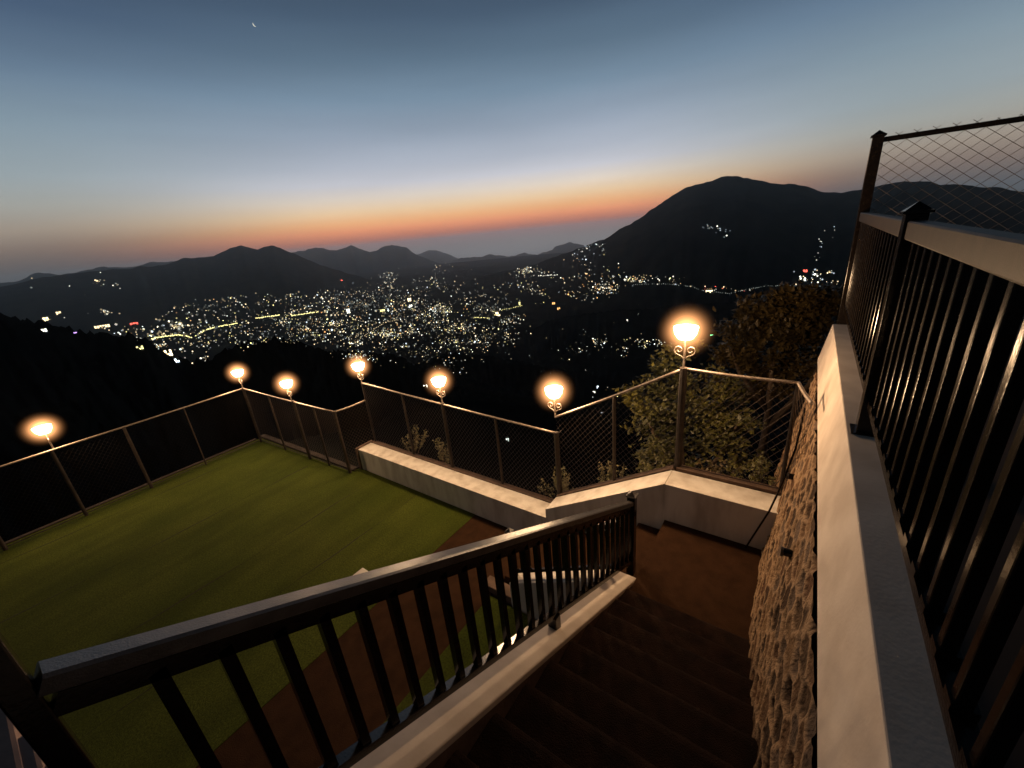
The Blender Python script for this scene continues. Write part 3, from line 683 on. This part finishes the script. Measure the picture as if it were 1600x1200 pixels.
# ------------------------------------------------------------------ lamps
M_bulb = emit('glowing_bulb', (1,.86,.62), 14, False)
M_shade = emit('lit_lamp_bowl', (1,.80,.50), 7, False)
def glassy(m):   # thin translucent glass: lets the lamp's own light through
    t = m.node_tree; b = t.nodes['Principled BSDF']; b.inputs['Base Color'].default_value = (0,0,0,1); b.inputs['Specular IOR Level'].default_value = 0
    tr = t.nodes.new('ShaderNodeBsdfTransparent'); tr.inputs[0].default_value = (.95,.9,.82,1); ad = t.nodes.new('ShaderNodeAddShader')
    t.links.new(tr.outputs[0], ad.inputs[0]); t.links.new(b.outputs[0], ad.inputs[1]); t.links.new(ad.outputs[0], t.nodes['Material Output'].inputs['Surface'])
glassy(M_bulb); glassy(M_shade)
def glow_mat(rad):  # added glowing volume around each lamp, drawing its lens glare halo
    m = bpy.data.materials.new('lamp_halo_glow'); m.use_nodes = True; t = m.node_tree; t.nodes.clear()
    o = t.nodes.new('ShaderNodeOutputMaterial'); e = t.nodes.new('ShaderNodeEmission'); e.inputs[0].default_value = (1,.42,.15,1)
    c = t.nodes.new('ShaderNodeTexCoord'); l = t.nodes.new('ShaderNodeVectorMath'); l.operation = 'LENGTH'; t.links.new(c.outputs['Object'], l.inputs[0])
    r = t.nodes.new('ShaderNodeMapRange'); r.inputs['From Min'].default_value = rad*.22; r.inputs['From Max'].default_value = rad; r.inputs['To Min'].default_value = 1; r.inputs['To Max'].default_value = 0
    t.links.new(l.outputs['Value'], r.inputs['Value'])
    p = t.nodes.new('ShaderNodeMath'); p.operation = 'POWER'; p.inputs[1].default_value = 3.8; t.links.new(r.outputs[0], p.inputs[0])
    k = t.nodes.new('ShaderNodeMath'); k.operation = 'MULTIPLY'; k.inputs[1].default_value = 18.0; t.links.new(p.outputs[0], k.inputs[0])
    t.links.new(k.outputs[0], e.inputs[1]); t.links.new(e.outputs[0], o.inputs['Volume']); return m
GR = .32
M_halo = glow_mat(GR)
import bmesh
def halo(parent, c, k=1.0):
    me = bpy.data.meshes.new('glare_halo'); bm = bmesh.new(); bmesh.ops.create_icosphere(bm, subdivisions=3, radius=GR); bm.to_mesh(me); bm.free()
    me.materials.append(M_halo); o = bpy.data.objects.new('glare_halo', me); sc.collection.objects.link(o); o.parent = parent
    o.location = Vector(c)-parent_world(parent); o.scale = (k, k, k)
LAMPS = [(-10.76,.40,-2.87,-2.50,1.1,'leftmost fence lamp, glowing at the left edge of the turf'),
         (-10.71,3.60,-2.87,-2.49,1.05,'fence lamp on the far left corner post of the turf'),
         (-8.68,3.72,-2.87,-2.53,1.05,'fence lamp on the short run across the far end of the turf'),
         (-7.04,4.42,-2.53,-2.18,1.0,'fence lamp on the left end of the long low wall'),
         (-4.81,4.42,-2.60,-2.20,1.0,'fence lamp halfway along the long low wall'),
         (-2.60,4.42,-2.42,-2.05,1.05,'fence lamp where the sloping wall begins'),
         (-.96,4.42,-1.52,-1.12,1.05,'largest fence lamp, above the landing in front of the tree')]
for x, y, z0, zc, k, lab in LAMPS:
    t = thing('fence_lamp', (x,y,z0), lab, 'lamp', 'glowing lamps on the fence posts')
    mb = MB(); mb.tube([(x,y,z0-.02),(x,y,zc-.085)], [.013,.009], 8); mb.build('stem', M_galv, t)
    # scroll bracket: a curl on each side
    for sg in (1, -1):
        pts = []
        for i in range(26):
            a = i/25; th = math.radians(-80+sg*0)+a*math.radians(430); rad = .052*(1-.72*a)
            pts.append((x+sg*(.060-.0*a+math.cos(th)*rad), y, zc-.205+math.sin(th)*rad))
        pts = [(x+sg*.006,y,zc-.31),(x+sg*.028,y,zc-.275)]+pts
        mb = MB(); mb.tube(pts, .0065, 6); mb.build('scroll', M_galv, t, smooth=True)
    mb = MB(); mb.lathe((x,y,zc), [(.04,-.085),(.075,-.075),(.110,-.02),(.125,.045),(.122,.052),(.03,.056)], 16); mb.build('lamp_bowl', M_shade, t, smooth=True)
    mb = MB(); mb.lathe((x,y,zc), [(.02,-.06),(.045,-.03),(.055,.01),(.04,.035),(.01,.045)], 10); mb.build('bulb', M_bulb, t, smooth=True)
    halo(t, (x,y,zc+.01), k)
    ld = bpy.data.lights.new('lamp_light', 'POINT'); ld.energy = LAMP_W*(1.25 if 'largest' in lab else 1); ld.color = LAMP_COL; ld.shadow_soft_size = .09
    lo = bpy.data.objects.new('lamp_light', ld); sc.collection.objects.link(lo); lo.parent = t; lo.location = (0,0,zc-z0+.02)

# ------------------------------------------------------------------ vegetation
def leaf(mb, p, s, rnd):
    d = Vector((rnd.gauss(0,1), rnd.gauss(0,1), rnd.gauss(0,.7))).normalized(); u = d.cross(Vector((rnd.random()-.5, rnd.random()-.5, 1))).normalized()
    w_ = u*s*.33; n = d.cross(u)*s*.10; p = Vector(p)
    mb.add([p, p+d*s*.45+w_+n, p+d*s, p+d*s*.45-w_+n, p+d*s*.5], [(0,1,4),(1,2,4),(2,3,4),(3,0,4)])
def tree(label, base, limbs, clumps, nleaf, ls, m, seed, name='broadleaf_tree'):
    rnd = random.Random(seed); t = thing(name, base, label, 'tree')
    mb = MB()
    for pts, r0 in limbs:
        n = len(pts); mb.tube(pts, [r0*(1-.75*i/(n-1)) for i in range(n)], 8)
    mb.build('trunk', M_bark, t, smooth=True)
    mb = MB(); tot = sum(c[3] for c in clumps)
    for x, y, z, wgt, rx, rz in clumps:
        nsub = max(5, int(wgt*9))
        subs = []
        for _ in range(nsub):
            v = Vector((rnd.gauss(0,1), rnd.gauss(0,1), rnd.gauss(0,1))).normalized()*rnd.uniform(.4,1)
            subs.append((x+v.x*rx, y+v.y*rx, z+v.z*rz, rnd.uniform(.07,.17)))
        for _ in range(int(nleaf*wgt/tot)):
            q = rnd.choice(subs); rr = q[3]*1.25
            leaf(mb, (rnd.gauss(q[0],rr*.55), rnd.gauss(q[1],rr*.55), rnd.gauss(q[2],rr*.38)), ls*rnd.uniform(.6,1.3), rnd)
        for q in subs[::2]:
            mb2 = None
    mb.build('crown', m, t)
    return t
def P3(px, py, y): r = ray(px, py); return tuple(r*(y/r[1]))
def clumps_from(img, y):   # (px, py, dy, radius)
    out = []
    for px, py, dy, rd in img:
        p = P3(px, py, y+dy); out.append((p[0], p[1], p[2], rd*rd*8, rd, rd*.8))
    return out
tree('olive-leaved tree lit by the largest lamp, behind the fence', (-1.15,5.9,-6.6),
     [([(-1.15,5.9,-6.6),(-1.2,5.85,-5.2),(-1.12,5.7,-4.0),(-1.2,5.6,-3.1),(-1.25,5.6,-2.2)], .10), ([(-1.12,5.7,-4.0),(-.7,5.75,-3.3),(-.5,5.8,-2.7)], .05), ([(-1.15,5.65,-3.6),(-1.6,5.6,-3.0),(-1.8,5.7,-2.6)], .045)],
     clumps_from([(1060,545,-.1,.26),(1035,590,0,.34),(1010,620,.2,.30),(1090,600,.2,.34),(1030,650,0,.30),(1075,655,.2,.4),(1120,620,.5,.36),(1040,700,0,.32),(1010,660,.1,.22),(1130,680,.2,.34),(1075,710,.1,.32),(1160,660,.2,.26),(1020,730,0,.26),(1165,720,.1,.22),(1110,740,.3,.26)], 5.7), 7500, .082, M_leafA, 3)
tree('taller darker tree farther back, right of the largest lamp', (-.3,8.6,-7.5),
     [([(-.3,8.6,-7.5),(-.3,8.5,-5.5),(-.25,8.5,-4),(-.3,8.5,-2.6)], .14), ([(-.25,8.5,-4),(.3,8.5,-3),(.5,8.5,-2.2)], .07), ([(-.27,8.5,-3.6),(-.8,8.4,-2.9),(-1.0,8.4,-2.4)], .06)],
     clumps_from([(1200,480,0,.42),(1240,465,.2,.42),(1285,462,.2,.36),(1170,515,0,.42),(1215,520,.1,.5),(1260,510,.2,.42),(1145,555,0,.36),(1190,565,.1,.5),(1240,560,.3,.42),(1130,590,0,.28),(1280,500,.3,.3),(1220,600,.3,.4),(1165,605,.2,.36)], 8.6), 12000, .12, M_leafB, 5)
def shrub(label, base, w_, h, n, seed, m=M_leafC):
    rnd = random.Random(seed); t = thing('shrub', base, label, 'shrub'); st_ = MB(); lf_ = MB()
    for i in range(n):
        a = rnd.uniform(0, 6.28); r_ = rnd.uniform(0, w_); hh = h*rnd.uniform(.5, 1)*(1-.35*r_/w_)
        p0 = Vector(base)+Vector((math.cos(a)*r_*.3, math.sin(a)*r_*.3, -.05)); p1 = Vector(base)+Vector((math.cos(a)*r_, math.sin(a)*r_, hh)); pm = (p0+p1)/2+Vector((0,0,hh*.1))
        st_.tube([p0, pm, p1], [.006,.004,.002], 4)
        for k in range(rnd.randint(26, 46)):
            f = rnd.uniform(.25, 1); q = p0.lerp(p1, f)+Vector((rnd.gauss(0,.018), rnd.gauss(0,.018), 0)); leaf(lf_, q, rnd.uniform(.03,.06), rnd)
    st_.build('stems', M_bark, t); lf_.build('leaves', m, t)
shrub('sparse upright shrub at the left behind the long low wall', (-6.45,4.85,-4.2), .45, .72, 15, 1)
shrub('thin shrub beside the second shrub, behind the long low wall', (-5.55,4.85,-4.2), .3, .60, 8, 2)
shrub('dry shrub behind the post where the sloping wall begins', (-2.75,4.75,-4.05), .42, .62, 18, 3)
shrub('bushy green shrub behind the sloping fence', (-2.0,4.9,-3.95), .38, .85, 20, 4)
shrub('small shrub at the foot of the olive tree', (-1.25,4.95,-3.5), .35, .6, 16, 5, M_leafA)
shrub('low shrub behind the landing wall near the stone wall', (-.15,5.0,-3.35), .4, .75, 18, 6, M_leafA)
shrub('low dark shrub behind the landing wall, below the tree', (-.62,5.1,-3.45), .35, .55, 14, 7, M_leafB)

# ------------------------------------------------------------------ haze
mb = MB(); mb.box((-28500,-14000,-1900), (15000,28500,262))
m = bpy.data.materials.new('haze'); m.use_nodes = True; t = m.node_tree; t.nodes.clear()
o = t.nodes.new('ShaderNodeOutputMaterial'); v = t.nodes.new('ShaderNodeVolumePrincipled'); v.inputs['Density'].default_value = 4.0e-5
v.inputs['Color'].default_value = (.76,.88,1,1); v.inputs['Anisotropy'].default_value = .84
t.links.new(v.outputs[0], o.inputs['Volume'])
tag(mb.build('haze', m), 'thin dusk haze filling the valley', 'haze', kind='stuff')
